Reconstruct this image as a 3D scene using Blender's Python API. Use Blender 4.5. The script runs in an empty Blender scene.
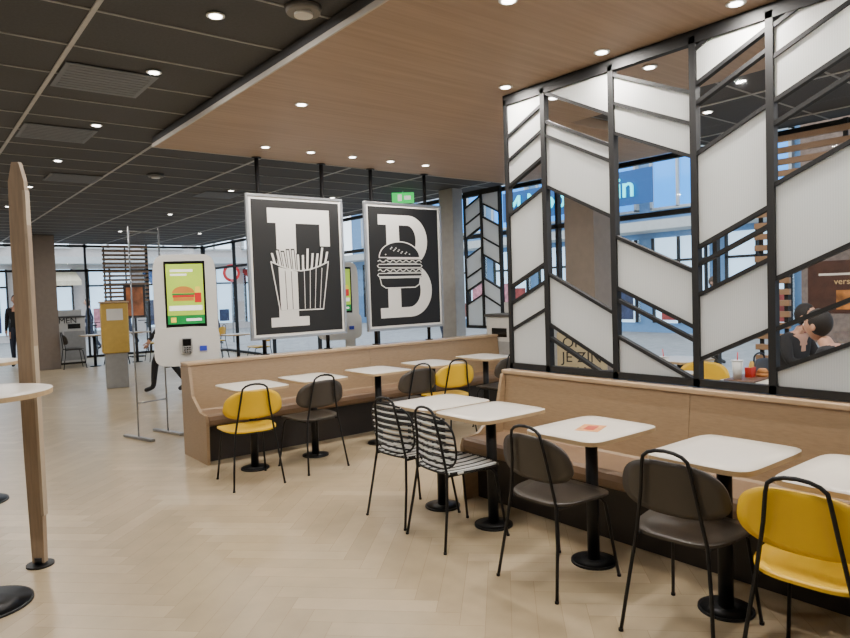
import bpy, bmesh, math, random
from mathutils import Vector, Matrix
random.seed(7)
scn=bpy.context.scene
COL=scn.collection
# ---------------------------------------------------------------- materials
MATS={}
def mat(name,color,rough=0.5,metal=0.0,emit=None,estr=0.0,noise=0.06,nscale=12,coat=0.0,bump=0.0,stretch=None):
    if name in MATS: return MATS[name]
    m=bpy.data.materials.new(name); m.use_nodes=True; nt=m.node_tree
    b=nt.nodes["Principled BSDF"]
    b.inputs["Roughness"].default_value=rough; b.inputs["Metallic"].default_value=metal
    if coat: b.inputs["Coat Weight"].default_value=coat
    c=(color[0],color[1],color[2],1)
    tc=nt.nodes.new("ShaderNodeTexCoord"); n=nt.nodes.new("ShaderNodeTexNoise"); n.inputs["Scale"].default_value=nscale
    n.inputs["Detail"].default_value=4
    if stretch:
        mp=nt.nodes.new("ShaderNodeMapping"); mp.inputs["Scale"].default_value=stretch
        nt.links.new(tc.outputs["Object"],mp.inputs[0]); nt.links.new(mp.outputs[0],n.inputs["Vector"])
    else: nt.links.new(tc.outputs["Object"],n.inputs["Vector"])
    r=nt.nodes.new("ShaderNodeValToRGB")
    r.color_ramp.elements[0].position=0.3; r.color_ramp.elements[1].position=0.7
    r.color_ramp.elements[0].color=tuple(max(0,x*(1-noise)) for x in c[:3])+(1,)
    r.color_ramp.elements[1].color=tuple(min(1,x*(1+noise)) for x in c[:3])+(1,)
    nt.links.new(n.outputs["Fac"],r.inputs[0]); nt.links.new(r.outputs[0],b.inputs["Base Color"])
    if bump:
        bp=nt.nodes.new("ShaderNodeBump"); bp.inputs["Strength"].default_value=bump; bp.inputs["Distance"].default_value=0.01
        nt.links.new(n.outputs["Fac"],bp.inputs["Height"]); nt.links.new(bp.outputs[0],b.inputs["Normal"])
    if emit:
        b.inputs["Emission Color"].default_value=(emit[0],emit[1],emit[2],1); b.inputs["Emission Strength"].default_value=estr
    MATS[name]=m; return m
def srgb(r,g,b):
    def f(v):
        v/=255; return v/12.92 if v<=0.04045 else ((v+0.055)/1.055)**2.4
    return (f(r),f(g),f(b))
black_metal=mat("black_metal",srgb(20,20,22),0.45,0.3)
frame_black=mat("frame_black",srgb(9,9,11),0.65)
white_top=mat("white_tabletop",srgb(218,210,197),0.32,noise=0.02)
ply_edge=mat("plywood_edge",srgb(180,154,116),0.5)
yellow=mat("yellow_shell",srgb(222,178,10),0.42,noise=0.03)
dark_shell=mat("dark_brown_shell",srgb(58,52,45),0.45)
white_p=mat("white_plastic",srgb(220,220,216),0.4,noise=0.02)
grey_p=mat("grey_panel",srgb(150,150,148),0.5)
steel=mat("brushed_steel",srgb(170,172,175),0.3,0.9)
tan=mat("bench_tan_wood",srgb(154,129,99),0.42,noise=0.10,nscale=3,stretch=(6,6,40))
tan_seat=mat("bench_seat_leather",srgb(124,99,76),0.5,noise=0.07,nscale=8)
tan_light=mat("bench_top_wood",srgb(184,157,124),0.4,noise=0.06)
plinth=mat("dark_plinth",srgb(40,33,28),0.5)
wood_post=mat("divider_wood",srgb(148,128,106),0.5,noise=0.12,nscale=4,stretch=(20,20,1.5))
wood_slat=mat("slat_wood",srgb(150,118,88),0.5,noise=0.1,nscale=4)
ceil_wood=mat("ceiling_wood",srgb(163,139,116),0.55,noise=0.11,nscale=2.2,stretch=(0.5,14,1))
wall_m=mat("wall_paint",srgb(170,162,152),0.8,noise=0.02)
pillar_m=mat("pillar_taupe",srgb(126,114,103),0.7)
ceil_dark=mat("ceiling_tile_dark",srgb(72,73,76),0.8,noise=0.10,nscale=60)
grid_m=mat("ceiling_grid_metal",srgb(180,180,180),0.5)
vent_m=mat("vent_grey",srgb(112,118,128),0.6)
skin_m=mat("skin",srgb(190,142,116),0.5)
brick=mat("brick_grey_brown",srgb(120,98,84),0.85,noise=0.25,nscale=9)
concrete=mat("concrete_band",srgb(196,196,192),0.8)
paving=mat("street_paving",srgb(150,148,146),0.8,noise=0.15,nscale=5)
glow_white=mat("lamp_disc",(1,1,1),0.5,emit=(1.0,0.95,0.88),estr=14)
shop_glow=mat("shopfront_light",srgb(150,180,200),0.3,emit=srgb(185,215,240),estr=2.0,noise=0.35,nscale=1.5)
blue_glass_glow=mat("curtain_wall_blue_glow",srgb(50,130,210),0.2,emit=srgb(50,150,235),estr=2.0,noise=0.18,nscale=0.6)  # emission stands in for sky light on the blue glass
teal=mat("cyan_sign_light",srgb(40,190,200),0.4,emit=srgb(20,215,225),estr=3.2)
art_black=mat("poster_black",srgb(14,14,15),0.6)
art_white=mat("poster_white",srgb(228,226,220),0.6,noise=0.01)
def glass_mat(name,tint):
    m=bpy.data.materials.new(name); m.use_nodes=True; nt=m.node_tree; nt.nodes.clear()
    o=nt.nodes.new("ShaderNodeOutputMaterial"); mx=nt.nodes.new("ShaderNodeMixShader")
    t=nt.nodes.new("ShaderNodeBsdfTransparent"); g=nt.nodes.new("ShaderNodeBsdfGlossy")
    t.inputs[0].default_value=tint+(1,); g.inputs["Roughness"].default_value=0.03
    lw=nt.nodes.new("ShaderNodeLayerWeight"); lw.inputs[0].default_value=0.5
    pw=nt.nodes.new("ShaderNodeMath"); pw.operation="POWER"; pw.inputs[1].default_value=4.5
    ma=nt.nodes.new("ShaderNodeMath"); ma.operation="MULTIPLY_ADD"; ma.inputs[1].default_value=0.7; ma.inputs[2].default_value=0.035
    nt.links.new(lw.outputs["Facing"],pw.inputs[0]); nt.links.new(pw.outputs[0],ma.inputs[0]); nt.links.new(ma.outputs[0],mx.inputs[0])
    nt.links.new(t.outputs[0],mx.inputs[1]); nt.links.new(g.outputs[0],mx.inputs[2]); nt.links.new(mx.outputs[0],o.inputs[0])
    return m
glass=glass_mat("clear_glass",(0.95,0.965,0.97))
def frosted_mat():
    m=bpy.data.materials.new("frosted_glass"); m.use_nodes=True; nt=m.node_tree; nt.nodes.clear()
    o=nt.nodes.new("ShaderNodeOutputMaterial"); mx=nt.nodes.new("ShaderNodeMixShader"); mx.inputs[0].default_value=0.4
    d=nt.nodes.new("ShaderNodeBsdfPrincipled"); t=nt.nodes.new("ShaderNodeBsdfTranslucent")
    d.inputs["Roughness"].default_value=0.45
    tc=nt.nodes.new("ShaderNodeTexCoord"); w=nt.nodes.new("ShaderNodeTexWave"); w.bands_direction="Y"; w.inputs["Scale"].default_value=26
    nt.links.new(tc.outputs["Object"],w.inputs["Vector"])
    r=nt.nodes.new("ShaderNodeValToRGB"); r.color_ramp.elements[0].color=srgb(214,216,214)+(1,); r.color_ramp.elements[1].color=srgb(226,228,226)+(1,)
    nt.links.new(w.outputs["Fac"],r.inputs[0]); nt.links.new(r.outputs[0],d.inputs["Base Color"])
    t.inputs[0].default_value=(0.88,0.91,0.92,1)
    nt.links.new(d.outputs[0],mx.inputs[1]); nt.links.new(t.outputs[0],mx.inputs[2]); nt.links.new(mx.outputs[0],o.inputs[0])
    return m
frosted=frosted_mat()
# ---------------------------------------------------------------- mesh builder
class MB:
    def __init__(s): s.bm=bmesh.new(); s.mats=[]
    def mi(s,m):
        if m not in s.mats: s.mats.append(m)
        return s.mats.index(m)
    def face(s,pts,m,smooth=False):
        vs=[s.bm.verts.new(p) for p in pts]
        f=s.bm.faces.new(vs); f.material_index=s.mi(m); f.smooth=smooth; return f
    def box(s,x0,x1,y0,y1,z0,z1,m,bev=0.0,M=None,seg=2):
        r=bmesh.ops.create_cube(s.bm,size=1.0)
        vs=r["verts"]
        mm=Matrix.Translation(((x0+x1)/2,(y0+y1)/2,(z0+z1)/2))@Matrix.Diagonal((abs(x1-x0),abs(y1-y0),abs(z1-z0),1))
        bmesh.ops.transform(s.bm,matrix=mm,verts=vs)
        i=s.mi(m)
        fs=set(f for v in vs for f in v.link_faces)
        for f in fs: f.material_index=i
        if bev>0:
            es=list(set(e for v in vs for e in v.link_edges))
            rr=bmesh.ops.bevel(s.bm,geom=es,offset=bev,segments=seg,affect="EDGES",profile=0.5)
            for f in rr["faces"]: f.material_index=i; f.smooth=True
            vs=list(set(v for f in rr["faces"] for v in f.verts))
        if M is not None: bmesh.ops.transform(s.bm,matrix=M,verts=vs)
    def cyl(s,c,r,z0,z1,m,seg=24,r2=None):
        r2=r if r2 is None else r2
        a=[s.bm.verts.new((c[0]+r*math.cos(2*math.pi*k/seg),c[1]+r*math.sin(2*math.pi*k/seg),z0)) for k in range(seg)]
        b=[s.bm.verts.new((c[0]+r2*math.cos(2*math.pi*k/seg),c[1]+r2*math.sin(2*math.pi*k/seg),z1)) for k in range(seg)]
        i=s.mi(m)
        for k in range(seg):
            f=s.bm.faces.new((a[k],a[(k+1)%seg],b[(k+1)%seg],b[k])); f.material_index=i; f.smooth=True
        f=s.bm.faces.new(b); f.material_index=i
        f=s.bm.faces.new(a[::-1]); f.material_index=i
    def tube(s,pts,r,m,seg=8,closed=False):
        pts=[Vector(p) for p in pts]; n=len(pts); i=s.mi(m); rings=[]
        prev=None
        for k in range(n):
            if closed: t=(pts[(k+1)%n]-pts[k-1])
            else: t=(pts[min(k+1,n-1)]-pts[max(k-1,0)])
            t.normalize()
            if prev is None:
                a=Vector((0,0,1)) if abs(t.z)<0.9 else Vector((1,0,0))
                u=t.cross(a).normalized()
            else: u=(prev-t*prev.dot(t)).normalized()
            prev=u; v=t.cross(u)
            rings.append([s.bm.verts.new(pts[k]+(u*math.cos(2*math.pi*j/seg)+v*math.sin(2*math.pi*j/seg))*r) for j in range(seg)])
        rng=range(n) if closed else range(n-1)
        for k in rng:
            A=rings[k];B=rings[(k+1)%n]
            for j in range(seg):
                f=s.bm.faces.new((A[j],A[(j+1)%seg],B[(j+1)%seg],B[j])); f.material_index=i; f.smooth=True
        if not closed:
            f=s.bm.faces.new(rings[0][::-1]); f.material_index=i
            f=s.bm.faces.new(rings[-1]); f.material_index=i
    def shell(s,outline,fn,th,m,rings=4,medge=None):
        i=s.mi(m); ie=s.mi(medge or m); n=len(outline); lay=[]
        for sd in (1,-1):
            L=[]
            for q in range(1,rings+1):
                k=q/rings
                row=[]
                for (u,v) in outline:
                    p,nn=fn(u*k,v*k); row.append(s.bm.verts.new(Vector(p)+Vector(nn)*th*0.5*sd))
                L.append(row)
            p,nn=fn(0,0); c=s.bm.verts.new(Vector(p)+Vector(nn)*th*0.5*sd)
            for j in range(n):
                vs=(c,L[0][j],L[0][(j+1)%n]); f=s.bm.faces.new(vs if sd>0 else vs[::-1]); f.material_index=i; f.smooth=True
                for q in range(rings-1):
                    vs=(L[q][j],L[q+1][j],L[q+1][(j+1)%n],L[q][(j+1)%n]); f=s.bm.faces.new(vs if sd>0 else vs[::-1]); f.material_index=i; f.smooth=True
            lay.append(L[-1])
        for j in range(n):
            f=s.bm.faces.new((lay[0][j],lay[1][j],lay[1][(j+1)%n],lay[0][(j+1)%n])); f.material_index=ie
    def prism(s,poly,fn,d0,d1,m):
        i=s.mi(m); a=[s.bm.verts.new(fn(u,v,d0)) for u,v in poly]; b=[s.bm.verts.new(fn(u,v,d1)) for u,v in poly]; n=len(poly)
        for k in range(n):
            f=s.bm.faces.new((a[k],a[(k+1)%n],b[(k+1)%n],b[k])); f.material_index=i
        f=s.bm.faces.new(a[::-1]); f.material_index=i; f=s.bm.faces.new(b); f.material_index=i
    def mesh(s,name):
        bmesh.ops.recalc_face_normals(s.bm,faces=s.bm.faces[:])
        me=bpy.data.meshes.new(name); s.bm.to_mesh(me); s.bm.free()
        for m in s.mats: me.materials.append(m)
        return me
    def obj(s,name,loc=(0,0,0),rz=0,parent=None):
        return place(s.mesh(name),name,loc,rz,parent)
def place(me,name,loc=(0,0,0),rz=0,parent=None):
    o=bpy.data.objects.new(name,me); COL.objects.link(o); o.location=loc; o.rotation_euler=(0,0,math.radians(rz))
    if parent: o.parent=parent
    return o
def superell(a,b,n,N=36):
    out=[]
    for k in range(N):
        t=2*math.pi*k/N; c,s_=math.cos(t),math.sin(t)
        out.append((a*math.copysign(abs(c)**(2/n),c),b*math.copysign(abs(s_)**(2/n),s_)))
    return out
def text(body,size,m,loc,rot,parent=None,name="lettering",ext=0.0,align="CENTER"):
    c=bpy.data.curves.new(name,"FONT"); c.body=body; c.size=size; c.align_x=align; c.align_y="CENTER"; c.extrude=ext
    c.materials.append(m); o=bpy.data.objects.new(name,c); COL.objects.link(o); o.location=loc; o.rotation_euler=rot
    if parent: o.parent=parent
    return o
# ---------------------------------------------------------------- room shell
X0,X1,Y0,Y1=-4.0,7.3,-3.0,20.0; ZC=3.1
def floor():
    bm=bmesh.new(); L=0.72; W=0.12; cl=bm.loops.layers.color.new("tone")
    ang=math.radians(45); ca,sa=math.cos(ang),math.sin(ang)
    def quad(x0,y0,x1,y1):
        cx,cy=(x0+x1)/2,(y0+y1)/2
        X=cx*ca-cy*sa; Y=cx*sa+cy*ca
        if X<X0-1 or X>X1+.6 or Y<Y0-1 or Y>Y1+.6: return
        g=0.0009; vs=[]
        for (a,b) in ((x0+g,y0+g),(x1-g,y0+g),(x1-g,y1-g),(x0+g,y1-g)):
            vs.append(bm.verts.new((min(max(a*ca-b*sa,X0),X1),min(max(a*sa+b*ca,Y0),Y1),0.0)))
        try: f=bm.faces.new(vs)
        except: return
        t=random.random()
        for l in f.loops: l[cl]=(t,1.0 if (x1-x0)>(y1-y0) else 0.0,0,1)
    R=160
    for j in range(-R,R):
        for k in range(-14,15):
            bx=j*W+k*2*L; by=j*W
            quad(bx,by,bx+L,by+W); quad(bx-W,by,bx,by+L)
    me=bpy.data.meshes.new("floor"); bm.to_mesh(me); bm.free()
    m=bpy.data.materials.new("herringbone_oak"); m.use_nodes=True; nt=m.node_tree; b=nt.nodes["Principled BSDF"]
    at=nt.nodes.new("ShaderNodeVertexColor"); at.layer_name="tone"; sp=nt.nodes.new("ShaderNodeSeparateColor"); nt.links.new(at.outputs[0],sp.inputs[0])
    r=nt.nodes.new("ShaderNodeValToRGB"); r.color_ramp.elements[0].color=srgb(186,167,135)+(1,); r.color_ramp.elements[1].color=srgb(201,182,150)+(1,)
    nt.links.new(sp.outputs[0],r.inputs[0])
    tc=nt.nodes.new("ShaderNodeTexCoord"); n_=nt.nodes.new("ShaderNodeTexNoise"); n_.inputs["Scale"].default_value=6; n_.inputs["Detail"].default_value=6
    nt.links.new(tc.outputs["Object"],n_.inputs["Vector"])
    mx=nt.nodes.new("ShaderNodeMix"); mx.data_type="RGBA"; mx.blend_type="MULTIPLY"; mx.inputs[0].default_value=0.3
    nt.links.new(r.outputs[0],mx.inputs[6]); nt.links.new(n_.outputs["Fac"],mx.inputs[7])
    mx2=nt.nodes.new("ShaderNodeMix"); mx2.data_type="RGBA"; mx2.blend_type="MULTIPLY"
    nt.links.new(sp.outputs[1],mx2.inputs[0]); nt.links.new(mx.outputs[2],mx2.inputs[6]); mx2.inputs[7].default_value=(0.925,0.915,0.90,1)
    nt.links.new(mx2.outputs[2],b.inputs["Base Color"]); b.inputs["Roughness"].default_value=0.32
    me.materials.append(m)
    o=bpy.data.objects.new("floor",me); COL.objects.link(o)
    sub=MB(); sub.box(X0,X1,Y0,Y1,-0.12,-0.002,mat("floor_grout",srgb(150,130,104),0.7)); sub.obj("subfloor")
floor()
b=MB(); b.box(X0,X1,Y0,Y1,ZC,ZC+0.2,ceil_dark); b.obj("ceiling")
b=MB()
for xx in [-3.9,-2.7,-1.5,-0.3,0.9,2.1,3.3,4.5,5.7,6.9]:
    b.box(xx-0.014,xx+0.014,Y0,Y1,ZC-0.008,ZC-0.001,grid_m)
yy=Y0+0.3
while yy<Y1:
    b.box(X0,X1,yy-0.009,yy+0.009,ZC-0.006,ZC-0.001,mat("ceiling_grid_dim",srgb(156,156,156),0.6)); yy+=0.6
b.obj("trim_ceiling_grid")
b=MB()
ZW=3.0
b.prism([(2.0,Y0+.01),(4.8,Y0+.01),(4.8,3.9),(6.9,3.9),(6.9,6.62),(2.0,6.62)],lambda u,v,d:(u,v,d),ZW,ZC-0.01,ceil_wood)
b.obj("ceiling_wood_bulkhead")
b=MB()
for (z0,z1,m) in ((ZW-0.004,ZW+0.03,mat("trim_light",srgb(186,180,172),0.5)),(ZW+0.031,ZC-0.012,ceil_dark)):
    b.box(1.985,1.998,Y0+.01,6.635,z0,z1,m); b.box(1.985,6.9,6.622,6.635,z0,z1,m)
b.obj("trim_bulkhead_edge")
b=MB(); b.box(X0-0.2,X0,Y0,Y1,0,ZC,wall_m); b.obj("wall_left")
b=MB(); b.box(X0,X1,Y0-0.2,Y0,0,ZC,wall_m); b.obj("wall_back")
def facade(name,axis,c,a0,a1,step):
    b=MB()
    def bx(a,a2,d0,d1,z0,z1,m):
        if axis=="x": b.box(c+d0,c+d1,a,a2,z0,z1,m)
        else: b.box(a,a2,c+d0,c+d1,z0,z1,m)
    n=int(round((a1-a0)/step))
    for i in range(n+1):
        a=a0+(a1-a0)*i/n; bx(a-0.025,a+0.025,0.0,0.08,0,ZC,frame_black)
    for z in (0.0,2.35,ZC-0.08): bx(a0,a1,0.0,0.08,z,z+0.06,frame_black)
    P=[(a0,0.05),(a1,0.05),(a1,ZC-0.05),(a0,ZC-0.05)]
    b.face([(c+0.04,u,v) if axis=="x" else (u,c+0.04,v) for u,v in P],glass)
    b.obj(name)
facade("window_1","x",X1,Y0,Y1,2.3)
facade("window_2","y",Y1,X0,X1,1.61)
# ---------------------------------------------------------------- exterior
b=MB(); b.box(-30,50,-30,60,-0.3,-0.13,paving); b.obj("street_ground")
def building(name,axis,c,a0,a1,h,wallm,glassm,yl=False):
    b=MB()
    def bx(a,a2,d0,d1,z0,z1,m):
        if axis=="x": b.box(c+d0,c+d1,a,a2,z0,z1,m)
        else: b.box(a,a2,c+d0,c+d1,z0,z1,m)
    bx(a0,a1,0.4,4,-0.13,h,wallm)
    a=a0
    fm=mat("window_frame_yellow",srgb(190,150,60),0.5) if yl else concrete
    goods=[mat("shop_goods_red",srgb(150,60,56),0.6,noise=0.4,nscale=5),mat("shop_goods_pink",srgb(200,130,140),0.6,noise=0.4,nscale=5),mat("shop_goods_navy",srgb(50,60,90),0.6,noise=0.4,nscale=5),mat("shop_goods_cream",srgb(210,190,150),0.6,noise=0.4,nscale=5)]
    aw=[mat("awning_red",srgb(170,50,48),0.7),mat("awning_cream",srgb(214,200,170),0.7),mat("awning_blue",srgb(50,90,140),0.7)]
    i=0
    while a<a1-2.2:
        bx(a+0.3,a+2.2,0.3,0.42,0.2,3.0,shop_glow); 
        for q in (0.3,1.22,2.14): bx(a+q,a+q+0.07,0.2,0.42,0.2,3.0,frame_black)
        bx(a+0.3,a+2.2,0.2,0.42,2.2,2.28,frame_black)
        bx(a+0.5,a+1.1,0.26,0.3,0.3,1.2+0.3*(i%3),goods[i%4]); bx(a+1.4,a+1.9,0.26,0.3,0.3,0.9+0.4*((i+1)%3),goods[(i*3+1)%4])
        if i%2==0 and axis=="y":
            # sloping awning
            P=[(0.2,2.75),(0.2,2.95),(-1.1,2.45),(-1.1,2.25)]
            b.prism(P,lambda u,v,d:(d,c+u,v),a+0.2,a+2.3,aw[(i//2)%3])
        z=4.0
        while z<h-1.5:
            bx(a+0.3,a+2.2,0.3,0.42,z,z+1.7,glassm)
            for q in (0.26,1.2,2.14): bx(a+q,a+q+0.09,0.2,0.42,z-0.05,z+1.75,fm)
            bx(a+0.26,a+2.23,0.2,0.42,z-0.08,z,fm); bx(a+0.26,a+2.23,0.2,0.42,z+1.7,z+1.78,fm)
            z+=2.6
        a+=2.5; i+=1
    bx(a0,a1,-0.8,0.4,3.2,3.5,concrete)
    bx(a0,a1,0.1,0.4,h-0.3,h,concrete)
    return b.obj(name)
building("shop_building","x",18,-12,7.5,10,brick,blue_glass_glow,True)
building("glass_building","x",19.5,8,31.5,11,mat("panel_blue_grey",srgb(110,150,190),0.5),blue_glass_glow)
building("apartment_building","y",33,-16,19,12,mat("light_render",srgb(200,190,184),0.8),mat("apartment_glass_glow",srgb(200,215,225),0.3,emit=srgb(215,230,245),estr=2.6,noise=0.2,nscale=0.6))  # apartment panes carry an added glow to look brighter, not lamps
o=MB(); o.box(-0.05,0,-3.4,3.1,-0.55,0.55,mat("sign_backing",srgb(20,70,120),0.5,emit=srgb(10,80,150),estr=0.7)); sign=o.obj("illuminated_shop_sign",(18.6,15.3,4.6))
text("M Noordplein",0.98,teal,(-0.12,0,0),(math.radians(90),0,math.radians(-90)),sign,"sign_letters",0.03)
b=MB(); b.tube([(0,0,-0.13),(0,0,2.6)],0.03,steel)
b.prism([(0.32*math.cos(t),0.32*math.sin(t)) for t in [2*math.pi*k/28 for k in range(28)]],lambda u,v,d:(u,d,v+2.4),-0.05,-0.03,mat("sign_red",srgb(200,30,30),0.4))
b.prism([(0.22*math.cos(t),0.22*math.sin(t)) for t in [2*math.pi*k/28 for k in range(28)]],lambda u,v,d:(u,d,v+2.4),-0.055,-0.05,white_p)
b.obj("traffic_sign",(9.6,23.5,0))
def bicycle(loc,rz):
    b=MB(); blk=mat("tyre",srgb(22,22,22),0.7); fr_=mat("bike_frame",srgb(60,70,80),0.4,0.4)
    for x in (-0.52,0.52):
        b.tube([(x+0.33*math.cos(t),0,0.34+0.33*math.sin(t)) for t in [2*math.pi*k/24 for k in range(24)]],0.018,blk,6,True)
        for k in range(8):
            t=2*math.pi*k/8; b.tube([(x,0,0.34),(x+0.32*math.cos(t),0,0.34+0.32*math.sin(t))],0.004,steel,4)
    for p in ([(-0.52,0,0.34),(-0.15,0,0.32),(0.40,0,0.78),(-0.25,0,0.80),(-0.15,0,0.32)],[(-0.52,0,0.34),(-0.24,0,0.78)],[(0.52,0,0.34),(0.38,0,0.98)],[(-0.24,0,0.78),(-0.27,0,0.92)]):
        for a,c in zip(p[:-1],p[1:]): b.tube([a,c],0.016,fr_,6)
    b.tube([(0.38,-0.25,1.0),(0.38,0.25,1.0)],0.014,blk,6); b.box(-0.38,-0.16,-0.07,0.07,0.92,0.96,blk,0.01)
    b.cyl((-0.15,0),0.02,0.30,0.34,blk); b.obj("bicycle",loc,rz)
for i in range(4): bicycle((3.9+0.75*i,22.0,-0.12),75)
for i in range(3): bicycle((12.0,9.0+0.8*i,-0.12),10)
# ---------------------------------------------------------------- chevron screen
def clip(poly,z0,z1):
    def half(P,val,keep):
        out=[]
        for i in range(len(P)):
            a,b_=P[i],P[(i+1)%len(P)]; ia,ib=keep(a[1]),keep(b_[1])
            if ia: out.append(a)
            if ia!=ib:
                t=(val-a[1])/(b_[1]-a[1]); out.append((a[0]+(b_[0]-a[0])*t,val))
        return out
    P=half(poly,z0,lambda z:z>=z0-1e-9)
    if P: P=half(P,z1,lambda z:z<=z1+1e-9)
    if len(P)<3: return []
    Q=[P[0]]
    for p in P[1:]:
        if (Vector(p)-Vector(Q[-1])).length>1e-4: Q.append(p)
    if (Vector(Q[0])-Vector(Q[-1])).length<1e-4: Q.pop()
    return Q if len(Q)>=3 else []
def screen(name,X,cols,zb=0.925,zt=2.96):
    b=MB()
    fn=lambda u,v,d:(d,u,v)
    ys=[c[0] for c in cols]+[cols[-1][1]]
    for i,y in enumerate(ys):
        w=0.02 if i not in (0,) else 0.016
        b.box(X-0.025,X+0.025,y-w,y+w,zb,zt,frame_black)
    b.box(X-0.025,X+0.025,min(ys)-0.02,max(ys)+0.016,zb,zb+0.045,frame_black)
    b.box(X-0.025,X+0.025,min(ys)-0.02,max(ys)+0.016,zt-0.04,zt+0.035,frame_black)
    for (ya,yb,rise,lines,fills) in cols:
        zs=[zt+3]+lines+[zb-3]
        for k in range(len(zs)-1):
            Q=clip([(ya,zs[k+1]),(yb,zs[k+1]+rise),(yb,zs[k]+rise),(ya,zs[k])],zb+0.02,zt-0.02)
            if Q:
                if fills[k]=="F": b.prism(Q,fn,X-0.006,X+0.006,frosted)
                else: b.face([(X,u,v) for u,v in Q],glass)
        for z in lines:
            Q=clip([(ya,z-0.012),(yb,z+rise-0.012),(yb,z+rise+0.012),(ya,z+0.012)],zb+0.02,zt-0.02)
            if Q: b.prism(Q,fn,X-0.02,X+0.02,frame_black)
    return b.obj(name)
cols=[
 (3.60,3.23,0.17,[2.68,2.50,2.31,2.09,1.55,1.42,1.22],"FFFCFCFF"),
 (3.23,2.65,-0.29,[2.93,2.73,2.63,2.27,1.64,1.28,1.18],"FCFFCFCC"),
 (2.65,2.085,-0.26,[2.90,2.72,2.53,1.86,1.53,1.45,1.21],"CFFCFCCF"),
 (2.085,1.65,0.20,[2.88,2.68,2.57,2.28,1.74,1.64,1.46,1.08],"CFCCFCCFC"),
 (1.65,1.10,0.24,[2.87,2.71,2.48,2.36,2.04,1.54,1.27,1.05],"CFFCCFCCF"),
 (1.10,0.55,-0.26,[2.89,2.71,2.55,1.83,1.53,1.44,1.21],"CFFCFCCF"),
 (0.55,-0.02,-0.26,[2.89,2.71,2.55,1.83,1.53,1.44,1.21],"CFFCFCCF"),
]
screen("room_divider_screen",3.7,cols)
cols2=[(7.55,7.18,0.16,[2.75,2.5,2.3,2.0,1.7,1.5,1.3],"CFFCFFCF"),(7.18,6.8,-0.18,[2.8,2.6,2.3,2.05,1.7,1.45],"FCFFCFF")]
screen("room_divider_screen",6.8,cols2,0.95,2.96)
# ---------------------------------------------------------------- benches
def bench(L):
    b=MB()
    prof_seat=[(-0.42,0.35),(-0.45,0.37),(-0.46,0.41),(-0.45,0.445),(-0.42,0.46),(-0.02,0.445),(-0.02,0.35)]
    b.prism(prof_seat,lambda u,v,d:(d,u,v),0.03,L,tan_seat)
    back=[(-0.06,0.44),(-0.045,0.46),(0.0,0.885),(0.17,0.885),(0.17,0.35),(-0.06,0.35)]
    n=max(1,int(round(L/1.7)))
    for i in range(n):
        a=0.03+(L-0.03)*i/n+0.0015; c=0.03+(L-0.03)*(i+1)/n-0.0015
        b.prism(back,lambda u,v,d:(d,u,v),a,c,tan)
    b.box(0.0,L,-0.015,0.185,0.887,0.918,tan_light,0.006)
    b.box(0.03,L,-0.32,0.17,0.0,0.348,plinth)
    end=[(-0.44,0.0),(-0.46,0.40),(-0.44,0.455),(-0.30,0.47),(-0.10,0.60),(-0.03,0.885),(0.18,0.885),(0.18,0.0)]
    b.prism(end,lambda u,v,d:(d,u,v),0.0,0.028,tan)
    return b
ba=bench(4.2); ba.obj("booth_bench",(2.16,6.48,0))
bb=bench(4.6); bb.obj("booth_bench",(3.64,3.66,0),-90)
# ---------------------------------------------------------------- tables
def table_mesh():
    b=MB()
    o=superell(0.30,0.25,7,48)
    b.shell(o,lambda u,v:((u,v,0.742),(0,0,1)),0.022,white_top,rings=3,medge=ply_edge)
    b.box(-0.12,0.12,-0.12,0.12,0.715,0.729,black_metal,0.004)
    b.cyl((0,0),0.034,0.012,0.716,black_metal)
    b.cyl((0,0),0.125,0.0,0.012,black_metal,32); b.cyl((0,0),0.115,0.012,0.02,black_metal,32,0.05)
    return b.mesh("cafe_table")
TM=table_mesh()
for y in (3.64,3.12,2.32,1.56,0.98,0.40): place(TM,"cafe_table",(2.98,y,0))
for x,y in ((2.44,5.62),(3.07,5.65),(3.80,5.62),(4.55,5.66),(5.35,5.66)): place(TM,"cafe_table",(x,y,0),90)
def hightable():
    b=MB(); b.shell(superell(0.36,0.36,2,40),lambda u,v:((u,v,1.09),(0,0,1)),0.025,white_top,3,ply_edge)
    b.cyl((0,0),0.04,0.02,1.078,black_metal); b.cyl((0,0),0.22,0,0.012,black_metal,40); b.cyl((0,0),0.21,0.012,0.025,black_metal,40,0.08)
    b.cyl((0,0),0.12,1.06,1.078,black_metal)
    return b.mesh("high_round_table")
HT=hightable()
place(HT,"high_round_table",(0.27,4.07,0)); place(HT,"high_round_table",(0.40,6.25,0))
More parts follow.
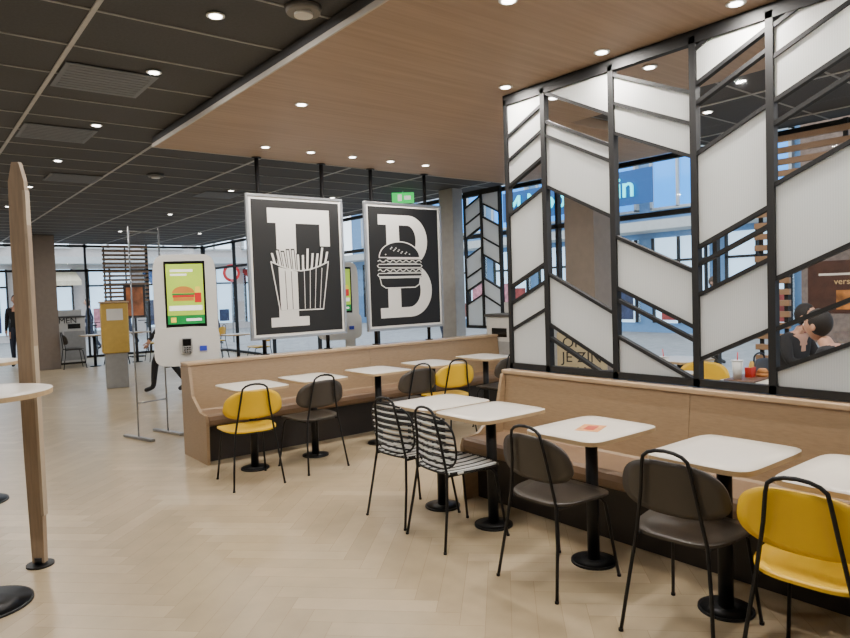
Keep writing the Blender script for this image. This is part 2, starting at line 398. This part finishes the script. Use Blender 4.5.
# ---------------------------------------------------------------- chairs
def chair_mesh(kind):
    b=MB(); R=0.0085
    sm={"yellow":yellow,"dark":dark_shell,"wire":None}[kind]
    left=[(-0.21,-0.25,0.0),(-0.185,-0.21,0.25),(-0.16,-0.185,0.45),(-0.125,-0.205,0.65),(-0.108,-0.225,0.77)]
    arc=[]
    for k in range(1,8):
        t=math.pi*k/8; arc.append((-0.108*math.cos(t),-0.225-0.004*math.sin(t),0.77+0.07*math.sin(t)**0.7))
    right=[(-x,y,z) for x,y,z in left[::-1]]
    b.tube(left+arc+right,R,black_metal)
    for sx in (-1,1):
        b.tube([(sx*0.21,0.23,0.0),(sx*0.175,0.17,0.40),(sx*0.165,0.14,0.432),(sx*0.16,0.05,0.437),(sx*0.158,-0.18,0.437)],R,black_metal)
        for fy in (-0.25,0.23): b.cyl((sx*0.21,fy),0.011,0,0.012,black_metal,10)
    b.tube([(-0.165,0.12,0.435),(0.165,0.12,0.435)],R*0.8,black_metal); b.tube([(-0.16,-0.15,0.435),(0.16,-0.15,0.435)],R*0.8,black_metal)
    seat=[(u*(1.0+0.08*v/0.21),v) for u,v in superell(0.225,0.21,3.2,40)]
    def sf(u,v):
        return ((u,v+0.01,0.452-0.012*(1-(u/0.23)**2)*(1-(v/0.215)**2)+0.012*max(0,(abs(u)/0.225))**4),(0,0,1))
    if kind!="wire":
        b.shell(seat,sf,0.012,sm,5)
    else:
        b.tube([sf(u,v)[0] for u,v in seat],0.007,black_metal,8,True)
        n=19
        for i in range(n):
            u=-0.205+0.41*i/(n-1)
            h=0.205*(1-abs(u/0.232)**3.2)**(1/3.2)
            b.tube([sf(u,-h)[0],sf(u,-h*0.4)[0],sf(u,h*0.4)[0],sf(u,h)[0]],0.0085,white_p if i%3!=2 else black_metal,6)
    if kind!="wire":
        o=[(u*(1.0-0.10*(v/0.11)),v) for u,v in superell(0.24,0.118,2.7,40)]
        def bf(u,v):
            y=-0.196-0.13*v+0.75*u*u; z=0.672+v
            nn=Vector((-1.5*u,1,0.13)).normalized(); return ((u,y,z),nn)
        b.shell(o,bf,0.011,sm,5)
    else:
        def bf(u,v): return (u,-0.196-0.13*v+0.75*u*u,0.63+v)
        o=superell(0.22,0.165,3.0,40)
        b.tube([bf(u,v) for u,v in o],0.007,black_metal,8,True)
        n=15
        for i in range(n):
            v=-0.15+0.30*i/(n-1); w=0.22*(1-abs(v/0.168)**3)**(1/3)
            b.tube([bf(w*t,v) for t in (-1,-0.6,-0.2,0.2,0.6,1)],0.0066,white_p if i%2==0 else black_metal,6)
    return b.mesh({"wire":"striped_wire_chair"}.get(kind,"dining_chair"))
CH={k:chair_mesh(k) for k in ("yellow","dark","wire")}
def chair(kind,x,y,rz): place(CH[kind],"striped_wire_chair" if kind=="wire" else "dining_chair",(x,y,0),rz)
chair("wire",2.74,3.66,-88); chair("wire",2.70,3.15,-95)
chair("dark",2.70,2.33,-92); chair("dark",2.72,1.58,-86); chair("yellow",2.68,1.03,-88)
chair("yellow",2.24,5.27,-6); chair("dark",2.86,5.32,5); chair("dark",3.92,5.28,4); chair("yellow",4.42,5.28,-5); chair("dark",5.2,5.28,3)
# ---------------------------------------------------------------- posters
def poster(kind):
    b=MB(); W,H=1.16,1.53
    fr=steel
    b.box(0,W,-0.02,0.02,0,0.03,fr,0.004); b.box(0,W,-0.02,0.02,H-0.03,H,fr,0.004)
    b.box(0,0.03,-0.02,0.02,0.03,H-0.03,fr,0.004); b.box(W-0.03,W,-0.02,0.02,0.03,H-0.03,fr,0.004)
    b.box(0.025,W-0.025,-0.008,0.012,0.025,H-0.025,art_white)
    b.box(0.055,W-0.055,-0.010,-0.008,0.055,H-0.055,art_black)
    w,h=W-0.11,H-0.11
    def T(u,v,l): return (0.055+u*w,-0.010-0.0012*l,0.055+v*h)
    def poly(P,m,l): b.face([T(u,v,l) for u,v in P],m)
    def rect(u0,u1,v0,v1,m,l): poly([(u0,v0),(u1,v0),(u1,v1),(u0,v1)],m,l)
    def stroke(P,t,m,l,closed=False):
        n=len(P)
        for i in range(n if closed else n-1):
            a=Vector((P[i][0]*w,P[i][1]*h)); c=Vector((P[(i+1)%n][0]*w,P[(i+1)%n][1]*h)); d=(c-a)
            if d.length<1e-6: continue
            d.normalize(); nn=Vector((-d.y,d.x))*t*0.5; a=a-d*t*0.3; c=c+d*t*0.3
            poly([((q.x)/w,(q.y)/h) for q in (a-nn,c-nn,c+nn,a+nn)],m,l+0.01*i)
    if kind=="F":
        rect(0.17,0.88,0.83,0.94,art_white,1); rect(0.76,0.88,0.66,0.84,art_white,1.1)
        rect(0.26,0.48,0.10,0.90,art_white,1.2); rect(0.17,0.60,0.05,0.12,art_white,1.3)
        random.seed(3)
        for i in range(12):
            u=0.27+0.046*i; tilt=(i-5.5)*0.012; top=0.60+0.06*random.random()
            poly([(u-0.021,0.42),(u+0.021,0.42),(u+0.021+tilt,top),(u-0.021+tilt,top)],art_black,2+0.1*i)
            poly([(u-0.012,0.42),(u+0.012,0.42),(u+0.012+tilt,top-0.01),(u-0.012+tilt,top-0.01)],art_white,2.05+0.1*i)
        car=[(0.19,0.54),(0.30,0.505),(0.41,0.48),(0.52,0.47),(0.63,0.48),(0.74,0.505),(0.85,0.54),(0.77,0.17),(0.27,0.17)]
        poly(car,art_black,4); stroke(car,0.012,art_white,4.2,True)
        poly([(0.28,0.175),(0.48,0.175),(0.48,0.465),(0.27,0.50)],art_white,4.6)
        for q in (0.56,0.63,0.70,0.77): stroke([(q,0.49),(0.52+(q-0.52)*0.84,0.18)],0.007,art_white,4.7)
        stroke([(0.34,0.47),(0.35,0.18)],0.008,art_black,4.9); stroke([(0.41,0.465),(0.415,0.18)],0.008,art_black,4.95)
    else:
        rect(0.13,0.56,0.85,0.935,art_white,1); rect(0.13,0.56,0.065,0.15,art_white,1.05); rect(0.24,0.42,0.1,0.9,art_white,1.1)
        def bowl(vc,rv,ru,l):
            A=[(-math.pi/2)+math.pi*k/20 for k in range(21)]
            P=[(0.42,vc-rv)]+[(0.56+ru*math.cos(t),vc+rv*math.sin(t)) for t in A]+[(0.42,vc+rv)]
            poly(P,art_white,l)
            P=[(0.42,vc-rv+0.085)]+[(0.54+(ru-0.15)*math.cos(t),vc+(rv-0.085)*math.sin(t)) for t in A]+[(0.42,vc+rv-0.085)]
            poly(P,art_black,l+0.1)
        bowl(0.72,0.215,0.27,1.2); bowl(0.295,0.23,0.32,1.4)
        c0=0.42; R0_=0.29
        top=[(c0+R0_*math.cos(t),0.575+0.135*math.sin(t)) for t in [math.pi*k/20 for k in range(21)]]
        poly(top,art_black,3); stroke(top,0.012,art_white,3.1,True)
        for i in range(18):
            u=c0-0.2+0.40*((i*0.37)%1); v=0.60+0.09*((i*0.61)%1)
            if ((u-c0)/0.25)**2+((v-0.575)/0.11)**2<1: poly([(u-0.012,v),(u,v-0.005),(u+0.012,v),(u,v+0.006)],art_white,3.6)
        y=0.56
        for (hh,amp) in ((0.032,0.010),(0.04,0.0),(0.028,0.012),(0.04,0.0)):
            lo=y-hh; a,c=c0-0.31,c0+0.31
            poly([(a,lo),(c,lo),(c,y),(a,y)],art_black,3.7)
            if amp: stroke([(a+(c-a)*k/22,lo+hh/2+amp*math.sin(k*1.9)) for k in range(23)],0.010,art_white,3.8)
            else: stroke([(a+.01,lo+0.006),(c-.01,lo+0.006),(c+.01,lo+hh/2),(c-.01,y-0.006),(a+.01,y-0.006),(a-.01,lo+hh/2)],0.010,art_white,3.8,True)
            y=lo-0.004
        bot=[(c0-.29,y),(c0+.29,y),(c0+.27,y-0.06),(c0+.21,y-0.085),(c0-.21,y-0.085),(c0-.27,y-0.06)]
        poly(bot,art_black,4); stroke(bot,0.012,art_white,4.1,True)
    return b.mesh("framed_poster")
place(poster("F"),"framed_poster",(2.86,6.55,1.08)); place(poster("B"),"framed_poster",(4.31,6.55,1.08))
pb=MB(); pb.cyl((0,0),0.022,0,ZW-0.922,black_metal,14); pb.cyl((0,0),0.05,0,0.01,black_metal,20); pb.cyl((0,0),0.05,ZW-0.932,ZW-0.922,black_metal,20)
PM=pb.mesh("ceiling_pole")
for x in (3.03,3.80,4.46,5.27): place(PM,"ceiling_pole",(x,6.60,0.919))
# ---------------------------------------------------------------- kiosk
scr_bg=mat("screen_lime",srgb(176,200,60),0.3,emit=srgb(160,200,70),estr=0.7,noise=0.35,nscale=2)
scr_w=mat("screen_white",srgb(240,240,230),0.3,emit=srgb(250,250,235),estr=0.9)
scr_g=mat("screen_green",srgb(20,120,60),0.3,emit=srgb(20,130,60),estr=0.7)
scr_b=mat("screen_bun",srgb(190,120,50),0.3,emit=srgb(200,130,60),estr=0.6)
scr_r=mat("screen_red",srgb(190,40,40),0.3,emit=srgb(200,40,40),estr=0.6)
scr_y=mat("screen_fries",srgb(240,200,60),0.4,emit=srgb(240,200,60),estr=0.8)
blk_gl=mat("black_gloss",srgb(12,12,14),0.15)
def kiosk_mesh():
    b=MB()
    fn=lambda u,v,d:(u,d,v)
    b.prism([(u,v+1.44) for u,v in superell(0.31,0.56,7,48)],fn,-0.05,0.05,white_p)
    b.prism([(u*1.0,v+1.05) for u,v in superell(0.32,0.2,5,48)],fn,-0.12,0.04,white_p)
    b.box(-0.20,0.20,-0.056,-0.05,1.24,1.93,blk_gl,0.0)
    z0=-0.058
    b.box(-0.18,0.18,z0,-0.055,1.28,1.90,scr_bg)
    b.box(-0.18,0.18,z0-0.001,z0,1.28,1.37,scr_g); b.box(-0.14,0.08,z0-0.001,z0,1.82,1.845,scr_w); b.box(-0.14,0.02,z0-0.001,z0,1.78,1.80,scr_w)
    b.prism([(u-0.02,v+1.60) for u,v in [(0.11*math.cos(t),0.07*math.sin(t)) for t in [math.pi*k/12 for k in range(13)]]],fn,z0-0.002,z0,scr_b)
    b.box(-0.13,0.09,z0-0.002,z0,1.58,1.595,scr_g); b.box(-0.125,0.085,z0-0.002,z0,1.555,1.58,scr_r); b.box(-0.12,0.08,z0-0.002,z0,1.52,1.552,scr_b)
    b.box(0.09,0.155,z0-0.002,z0,1.5,1.60,scr_r); b.box(0.10,0.145,z0-0.003,z0,1.60,1.66,scr_y)
    b.box(-0.16,0.16,z0-0.001,z0,1.42,1.47,scr_w); b.box(0.0,0.15,z0-0.002,z0-0.001,1.31,1.335,scr_w); b.box(-0.15,-0.1,z0-0.002,z0-0.001,1.30,1.35,scr_y)
    b.box(-0.05,0.05,-0.17,-0.12,0.98,1.14,grey_p,0.01); b.box(-0.04,0.04,-0.173,-0.17,1.06,1.13,blk_gl)
    for i in range(3):
        for j in range(3): b.box(-0.03+0.024*i,-0.014+0.024*i,-0.173,-0.17,0.99+0.022*j,1.004+0.022*j,blk_gl)
    b.box(0.12,0.19,-0.135,-0.12,1.0,1.05,mat("terminal_blue",srgb(50,70,190),0.4)); b.cyl((-0.2,-0.07),0.025,0.84,0.87,blk_gl)
    b.box(0.10,0.26,-0.0,0.04,0.02,0.9,white_p,0.01); b.box(0.06,0.30,-0.1,0.16,0,0.02,steel,0.006)
    return b.mesh("self_order_kiosk")
KM=kiosk_mesh()
place(KM,"self_order_kiosk",(2.36,7.0,0),-22)
place(KM,"self_order_kiosk",(5.15,8.6,0),-12)
b=MB()
b.tube([(0,0,0.03),(0,0,2.35)],0.009,steel); b.tube([(0.36,0,0.03),(0.36,0,2.35)],0.009,steel)
b.face([(0,0,0.5),(0.36,0,0.5),(0.36,0,2.25),(0,0,2.25)],glass)
for xx in (0,0.36): b.box(xx-0.03,xx+0.03,-0.28,0.28,0.0,0.03,steel,0.008)
b.tube([(0,0,0.4),(0.36,0,0.4)],0.008,steel); b.tube([(0,0,2.3),(0.36,0,2.3)],0.008,steel)
b.obj("acrylic_display_stand",(2.02,7.75,0),15)
b=MB()
pf=[(-0.035,0.02),(0.035,0.02),(0.046,0.6),(0.05,1.3),(0.052,1.9),(0.045,2.25),(0.02,2.36),(-0.02,2.36),(-0.045,2.25),(-0.052,1.9),(-0.05,1.3),(-0.046,0.6)]
b.prism(pf,lambda u,v,d:(u,d,v),-0.02,0.02,wood_post)
b.box(0.034,0.05,-0.022,0.022,0.3,2.2,mat("divider_light_edge",srgb(176,160,138),0.5))
b.cyl((0,0),0.075,0,0.012,black_metal,28); b.cyl((0,0),0.03,0.012,0.05,black_metal,16)
b.obj("wooden_divider_post",(0.58,4.48,0),-38)
# ---------------------------------------------------------------- background furniture
def bin_mesh():
    b=MB(); bl=mat("bin_light_grey",srgb(196,194,188),0.5)
    b.box(-0.5,0.5,-0.25,0.25,0.05,1.15,bl,0.01); b.box(-0.52,0.52,-0.27,0.27,1.15,1.19,mat("bin_top_dark",srgb(70,66,62),0.5),0.006)
    b.box(-0.48,0.48,-0.24,0.24,0,0.05,plinth)
    b.box(-0.5,0.5,0.1,0.25,1.19,1.34,bl,0.01)
    for s_ in (-0.25,0.25): b.box(s_-0.14,s_+0.14,-0.256,-0.25,0.88,1.0,blk_gl); b.box(s_-0.23,s_+0.23,-0.254,-0.25,0.1,0.82,grey_p)
    return b.mesh("waste_sorting_bin")
BM_=bin_mesh()
k=place(BM_,"waste_sorting_bin",(6.62,6.2,0),-90); text("SAMEN",0.12,frame_black,(0,0.095,1.27),(math.radians(90),0,0),k)
k=place(BM_,"waste_sorting_bin",(3.15,18.6,0),0); text("SAMEN",0.2,frame_black,(0,-0.262,1.08),(math.radians(90),0,0),k)
b=MB(); yb=mat("yellow_box",srgb(200,166,80),0.5); b.box(-0.22,0.22,-0.18,0.18,0.62,1.5,yb,0.02); b.box(-0.18,0.18,-0.14,0.14,0,0.62,grey_p,0.01); b.box(-0.13,0.13,-0.185,-0.18,1.2,1.4,white_p)
b.box(-0.24,0.24,-0.2,0.2,1.5,1.53,tan_light,0.01); b.obj("yellow_dispenser_cabinet",(3.0,12.7,0),-10)
b=MB(); b.box(-0.28,0.28,-0.25,0.25,0,ZC-0.01,pillar_m); b.obj("pillar",(2.62,17.6,0)); 
b=MB(); b.box(-0.22,0.22,-0.22,0.22,0,ZC-0.01,pillar_m); b.obj("pillar",(6.75,5.2,0))
b=MB(); b.box(-0.1,0.1,-0.16,0.16,0,ZC-0.01,mat("pillar_grey",srgb(160,158,154),0.7)); b.obj("pillar",(6.82,7.9,0))
def slats(name,loc,rz,W,z0,z1):
    b=MB(); z=z0
    while z<z1-0.05: b.box(0,W,-0.02,0.02,z,z+0.06,wood_slat,0.004); z+=0.115
    for xx in (0.05,W/2,W-0.05): b.box(xx-0.02,xx+0.02,0.02,0.04,z0,z1,frame_black)
    b.obj(name,loc,rz)
slats("slatted_wood_screen",(4.45,19.8,0),0,1.2,1.5,3.05)
slats("slatted_wood_screen",(7.1,3.3,0),-90,1.6,2.35,3.05)
slats("slatted_wood_screen",(7.1,3.35,0),-90,0.35,0.0,2.3)
b=MB(); b.box(0,0.55,-0.02,0.02,1.05,1.95,mat("board_dark",srgb(50,40,34),0.5),0.005); b.box(0.06,0.49,-0.025,-0.02,1.12,1.88,mat("board_orange",srgb(190,110,60),0.5,noise=0.5,nscale=5)); b.box(0.25,0.30,-0.02,0.02,0.03,1.05,frame_black); b.box(0.1,0.45,-0.15,0.15,0,0.03,frame_black)
b.obj("menu_board_stand",(4.75,19.0,0),0)
b=MB(); b.box(0,0.9,-0.015,0.015,0,0.5,mat("menu_dark",srgb(66,36,26),0.5,noise=0.3),0.004); b.box(0.25,0.86,-0.018,-0.015,0.04,0.22,mat("menu_food",srgb(170,110,50),0.5,noise=0.6,nscale=9)); b.box(0.1,0.86,-0.018,-0.015,0.36,0.38,art_white)
k=b.obj("menu_poster",(6.9,2.75,1.2),-90); text("vers & heet",0.08,mat("menu_cream",srgb(210,180,130),0.5),(0.42,-0.022,0.3),(math.radians(90),0,0),k)
b=MB(); b.box(-0.25,0.25,-0.01,0.01,0,1.05,mat("paper_sign",srgb(178,164,132),0.6)); b.box(-0.26,0.26,-0.15,0.15,-0.02,0.0,steel)
k=b.obj("text_banner_stand",(5.38,4.28,0.02),-65); text("OPEN\nJE ZIN\nJEANS\nDAS MIJ",0.15,frame_black,(0,-0.014,0.72),(math.radians(90),0,0),k)
for x,y in ((5.2,3.3),(5.3,2.46),(6.3,3.75),(6.45,2.15)): place(TM,"cafe_table",(x,y,0))
chair("yellow",5.72,3.25,95); chair("dark",4.75,3.3,-90); chair("dark",5.95,3.7,-90)
for x,y in ((3.6,17.2),(4.6,17.4),(5.8,16.5),(5.6,13.5)):
    place(TM,"cafe_table",(x,y,0)); chair("dark",x-0.45,y+0.05,-90); chair("yellow" if x>4 else "dark",x+0.45,y-0.05,90)
b=MB(); b.box(-0.17,0.17,-0.02,0.02,0,0.16,mat("exit_green",srgb(30,150,70),0.4,emit=srgb(40,200,90),estr=1.5),0.005); b.box(-0.08,-0.02,-0.023,-0.02,0.03,0.13,scr_w); b.box(0.02,0.12,-0.023,-0.02,0.05,0.11,scr_w); b.tube([(0,0,0.16),(0,0,0.19)],0.01,steel)
b.obj("exit_sign",(6.2,8.3,2.9),-35)
b=MB(); b.box(-0.09,0.09,-0.065,0.065,0,0.001,mat("sticker_orange",srgb(214,150,90),0.5,noise=0.35,nscale=30)); b.box(-0.05,0.05,-0.03,0.03,0.001,0.0015,mat("sticker_red",srgb(170,60,40),0.5)); b.obj("table_sticker",(2.98,2.32,0.7535),20)
def tray(loc,rz):
    b=MB(); b.box(-0.2,0.2,-0.12,0.12,0,0.012,mat("tray_brown",srgb(90,60,40),0.5),0.005)
    b.cyl((-0.1,0.05),0.03,0.012,0.15,white_p,20,0.042); b.cyl((-0.1,0.05),0.045,0.15,0.158,white_p,20)
    b.tube([(-0.1,0.05,0.15),(-0.09,0.05,0.22)],0.004,scr_r,6)
    b.prism([(0.0,0.012),(0.08,0.012),(0.09,0.09),(-0.01,0.09)],lambda u,v,d:(u,d,v),-0.02,0.03,mat("fries_box_red",srgb(190,40,30),0.5))
    for i in range(8): b.box(0.0+0.01*i,0.007+0.01*i,-0.01,0.0,0.08,0.12+0.01*(i%3),mat("fries",srgb(230,190,90),0.6))
    b.cyl((0.12,-0.06),0.05,0.012,0.04,mat("bun",srgb(180,120,60),0.6),20,0.05); b.cyl((0.12,-0.06),0.05,0.045,0.075,mat("bun",srgb(180,120,60),0.6),20,0.025)
    b.obj("food_tray",loc,rz)
tray((5.2,3.3,0.754),80); tray((5.3,2.56,0.754),5)
# ---------------------------------------------------------------- people
def person(pose,loc,rz,top,bot,hairc,scale=1.0):
    J={};E=[]
    def j(n,p,r,l): J[n]=(Vector(p),r,l)
    if pose=="sit":
        j("pel",(0,0,0.60),0.14,1); j("sp",(0,0.02,0.78),0.125,0); j("ch",(0,0.07,0.94),0.14,0); j("nk",(0,0.11,1.08),0.052,2); j("hb",(0,0.15,1.15),0.058,2)
        H=Vector((0,0.18,1.19))
    else:
        j("pel",(0,0,0.93),0.14,1); j("sp",(0,0,1.13),0.12,0); j("ch",(0,0,1.32),0.145,0); j("nk",(0,0,1.46),0.055,2); j("hb",(0,0.02,1.55),0.06,2)
        H=Vector((0,0.035,1.60))
    E+= [("pel","sp"),("sp","ch"),("ch","nk"),("nk","hb")]
    for s_,a in ((-1,"l"),(1,"r")):
        if pose=="sit":
            j("sh"+a,(s_*0.175,0.07,1.02),0.066,0); j("el"+a,(s_*0.23,0.15,0.82),0.05,0); j("wr"+a,(s_*0.13,0.34,0.81),0.032,2); j("ha"+a,(s_*0.11,0.40,0.80),0.03,2)
            j("hi"+a,(s_*0.1,0.05,0.56),0.095,1); j("kn"+a,(s_*0.12,0.44,0.53),0.068,1); j("an"+a,(s_*0.12,0.42,0.10),0.045,1); j("to"+a,(s_*0.12,0.57,0.05),0.04,3)
        else:
            w=(1 if pose=="walk" else 0)*s_
            j("sh"+a,(s_*0.18,0,1.39),0.066,0); j("el"+a,(s_*0.22,-0.03-0.08*w,1.12),0.048,0); j("wr"+a,(s_*0.22,0.06-0.16*w,0.89),0.031,2); j("ha"+a,(s_*0.215,0.08-0.18*w,0.82),0.03,2)
            j("hi"+a,(s_*0.09,0,0.88),0.10,1); j("kn"+a,(s_*0.10,0.04+0.14*w,0.49),0.064,1); j("an"+a,(s_*0.10,-0.02+(0.24*w if w>0 else 0.30*w),0.09 if w>=0 else 0.14),0.043,1)
            an=J["an"+a][0]; j("to"+a,(s_*0.11,an.y+0.15,0.04 if w>=0 else 0.05),0.038,3)
        E+=[("ch","sh"+a),("sh"+a,"el"+a),("el"+a,"wr"+a),("wr"+a,"ha"+a),("pel","hi"+a),("hi"+a,"kn"+a),("kn"+a,"an"+a),("an"+a,"to"+a)]
    names=list(J); me=bpy.data.meshes.new("body_skel")
    verts=[J[n][0] for n in names]; edges=[(names.index(a),names.index(c)) for a,c in E]; rad=[J[n][1] for n in names]; roots=[0]
    segs=[(J[a][0],J[c][0],J[c][2] if J[c][2]!=2 or a in("wrl","wrr","nk","ch") else J[a][2]) for a,c in E]
    for a in "lr":
        h=J["ha"+a][0]; d=(h-J["wr"+a][0]).normalized(); side=Vector((1,0,0)) if pose=="sit" else Vector((0,1,0))
        curl=Vector((0,0,-1)) if pose=="sit" else Vector((-1 if a=="r" else 1,0,0))
        for q,ln in ((-1.5,0.06),(-0.5,0.075),(0.5,0.08),(1.5,0.07)):
            base=h+side*q*0.016; k0=len(verts)
            pts=[base,base+d*ln*0.6+curl*0.004,base+d*ln+curl*0.018]
            verts+=pts; edges+=[(k0,k0+1),(k0+1,k0+2)]; rad+=[0.009,0.008,0.007]; roots.append(k0); segs+=[(pts[0],pts[2],2)]
        sg=(-1 if a=="r" else 1) if pose=="sit" else 1
        k0=len(verts); base=h-d*0.03+side*0.02*sg; pts=[base,base+side*0.03*sg+d*0.02,base+side*0.035*sg+d*0.05]
        verts+=pts; edges+=[(k0,k0+1),(k0+1,k0+2)]; rad+=[0.011,0.009,0.008]; roots.append(k0); segs+=[(pts[0],pts[2],2)]
    me.from_pydata(verts,edges,[]); ob=bpy.data.objects.new("tmp",me); COL.objects.link(ob)
    sk=ob.modifiers.new("s","SKIN")
    lay=me.skin_vertices[0].data
    for i,r in enumerate(rad): lay[i].radius=(r,r); lay[i].use_root=(i in roots)
    ss=ob.modifiers.new("u","SUBSURF"); ss.levels=2
    dg=bpy.context.evaluated_depsgraph_get(); bm=bmesh.new(); bm.from_object(ob,dg)
    bpy.data.objects.remove(ob)
    mats=[top,bot,skin_m,mat("shoe_dark",srgb(30,28,28),0.5),hairc,mat("eye_white",srgb(230,230,225),0.3),mat("lip",srgb(150,80,75),0.5)]
    for f in bm.faces:
        c=f.calc_center_median(); best=1e9
        for p,q,l in segs:
            d=q-p; t=max(0,min(1,(c-p).dot(d)/max(d.length_squared,1e-9))); dd=(c-(p+d*t)).length
            if dd<best: best=dd; bl=l
        f.material_index=bl; f.smooth=True
    def sph(c,r,mi,us=20,vs=14,fn=None):
        rr=bmesh.ops.create_uvsphere(bm,u_segments=us,v_segments=vs,radius=1.0)
        for v in rr["verts"]:
            p=Vector((v.co.x*r[0],v.co.y*r[1],v.co.z*r[2]))
            if fn: p=fn(p)
            v.co=p+c
        for f in set(f for v in rr["verts"] for f in v.link_faces): f.material_index=mi; f.smooth=True
    def jaw(p):
        if p.z<0: k=1-0.35*(-p.z/0.12); return Vector((p.x*k,p.y*k+0.01*(-p.z/0.12),p.z))
        return p
    hc=H+Vector((0,0,0.04))
    sph(hc,(0.075,0.092,0.115),2,fn=jaw)
    sph(hc+Vector((0,-0.014,0.022)),(0.083,0.096,0.108),4,fn=lambda p: Vector((p.x,min(p.y,0.052+p.z*0.3),p.z)) )
    sph(hc+Vector((0,0.092,-0.015)),(0.012,0.018,0.022),2,10,8)
    for s_ in (-1,1):
        sph(hc+Vector((s_*0.03,0.082,0.008)),(0.012,0.008,0.008),5,10,8); sph(hc+Vector((s_*0.03,0.089,0.008)),(0.005,0.004,0.005),3,8,6)
        sph(hc+Vector((s_*0.078,0.0,-0.01)),(0.01,0.02,0.028),2,10,8)
    sph(hc+Vector((0,0.083,-0.055)),(0.022,0.008,0.006),6,10,6)
    m2=bpy.data.meshes.new("person"); bm.to_mesh(m2); bm.free()
    for m in mats: m2.materials.append(m)
    o=place(m2,"person",loc,rz); o.scale=(scale,)*3; return o
cloth_b=mat("cloth_black",srgb(24,24,28),0.85); cloth_n=mat("cloth_navy",srgb(38,44,62),0.8); cloth_g=mat("cloth_grey",srgb(90,90,94),0.8); cloth_r=mat("cloth_rust",srgb(140,60,50),0.8)
hair_d=mat("hair_dark",srgb(26,20,18),0.7); hair_l=mat("hair_brown",srgb(70,50,36),0.7)
person("sit",(5.3,1.88,0),0,cloth_b,cloth_n,hair_d,0.97)
chair("dark",5.3,1.84,0)
person("sit",(6.45,2.75,0),172,cloth_b,cloth_b,hair_d,0.97)
chair("dark",6.45,2.79,180)
person("walk",(3.42,11.25,0),70,cloth_b,cloth_b,hair_d)
person("stand",(2.25,18.9,0),160,cloth_b,cloth_n,hair_d)
for p in ((5.0,24.5,"walk",80,cloth_n),(8.6,23,"walk",-90,cloth_r),(4.2,27,"stand",200,cloth_g),(6.6,26,"walk",90,cloth_b),(10.2,27,"walk",-60,cloth_n),(12.6,13,"walk",20,cloth_g),(13,7,"walk",170,cloth_b),(10.5,12.5,"walk",0,cloth_n)):
    person(p[2],(p[0],p[1],-0.13),p[3],p[4],cloth_n,hair_l)
# ---------------------------------------------------------------- lights
lamp=MB(); lamp.cyl((0,0),0.05,-0.006,0,white_p,24); lamp.cyl((0,0),0.034,-0.009,-0.006,glow_white,24); LM=lamp.mesh("recessed_ceiling_light")
def downlight(x,y,z,p):
    place(LM,"recessed_ceiling_light",(x,y,z))
    l=bpy.data.lights.new("downlight","AREA"); l.shape="DISK"; l.size=0.07; l.energy=p*0.9; l.color=(1.0,0.94,0.865)
    lo=bpy.data.objects.new("downlight_lamp",l); COL.objects.link(lo); lo.location=(x,y,z-0.012)
for x in (3.53,4.05):
    for y in (3.44,2.60,1.75,0.9,0.0): downlight(x,y,ZW,22)
for x in (2.9,3.4,3.9,4.4,4.9): downlight(x,6.1,ZW,14)
for y in (4.6,2.4): downlight(2.5,y,ZW,18)
for y in (-0.5,2.0,3.6,4.72,6.4,8.2,10.2,12.4,15,17.5):
    downlight(1.45,y,ZC-0.008,23)
for y in (0,3,6.5,10,14,18): downlight(-1.5,y,ZC-0.008,34)
for x,y in ((3.9,9.4),(5.6,9.4),(4.0,12.5),(5.8,12.5),(4,16),(5.8,16),(5.9,1.5),(5.9,3.2),(5.9,0)): downlight(x,y,ZC-0.008,22)
b=MB(); b.box(-0.29,0.29,-0.29,0.29,-0.006,0,vent_m); 
for i in range(9): b.box(-0.26,0.26,-0.25+0.06*i,-0.235+0.06*i,-0.009,-0.006,vent_m)
VM=b.mesh("ceiling_vent")
for x,y in ((1.22,5.1),(1.22,6.9),(1.8,9.3),(3.9,9.9),(0.3,2.7)): place(VM,"ceiling_vent",(x,y,ZC-0.008))
b=MB(); b.cyl((0,0),0.09,-0.03,0,mat("detector_grey",srgb(120,118,114),0.5),28,0.1); b.cyl((0,0),0.05,-0.045,-0.03,white_p,24); DM=b.mesh("ceiling_speaker")
for x,y in ((1.8,3.25),(0.5,6.2),(2.6,8.6)): place(DM,"ceiling_speaker",(x,y,ZC-0.008))
w=bpy.data.worlds.new("World"); scn.world=w; w.use_nodes=True; nt=w.node_tree; bg=nt.nodes["Background"]
sky=nt.nodes.new("ShaderNodeTexSky"); 
try:
    sky.sky_type="HOSEK_WILKIE"; sky.turbidity=6; sky.sun_direction=(0.3,-0.5,0.6)
except Exception as e: pass
mx=nt.nodes.new("ShaderNodeMix"); mx.data_type="RGBA"
mx.inputs[7].default_value=(0.78,0.89,1.0,1); mx.inputs[0].default_value=0.85
nt.links.new(sky.outputs[0],mx.inputs[6]); nt.links.new(mx.outputs[2],bg.inputs[0]); bg.inputs[1].default_value=3.8
# ---------------------------------------------------------------- camera
f=666.0; yaw=math.radians(38.3); pitch=math.radians(-2.5); roll=math.radians(1.9)
F0=Vector((math.sin(yaw),math.cos(yaw),0)); R0=Vector((math.cos(yaw),-math.sin(yaw),0))
F=(F0*math.cos(pitch)+Vector((0,0,1))*math.sin(pitch)).normalized(); U0=R0.cross(F)
R=R0*math.cos(roll)-U0*math.sin(roll); U=R.cross(F)
cam=bpy.data.cameras.new("camera"); cam.sensor_width=36; cam.lens=f*36/850; cam.clip_start=0.05
co=bpy.data.objects.new("camera",cam); COL.objects.link(co)
M=Matrix((( R.x,U.x,-F.x,0),(R.y,U.y,-F.y,0),(R.z,U.z,-F.z,1.55),(0,0,0,1))); co.matrix_world=M
scn.camera=co
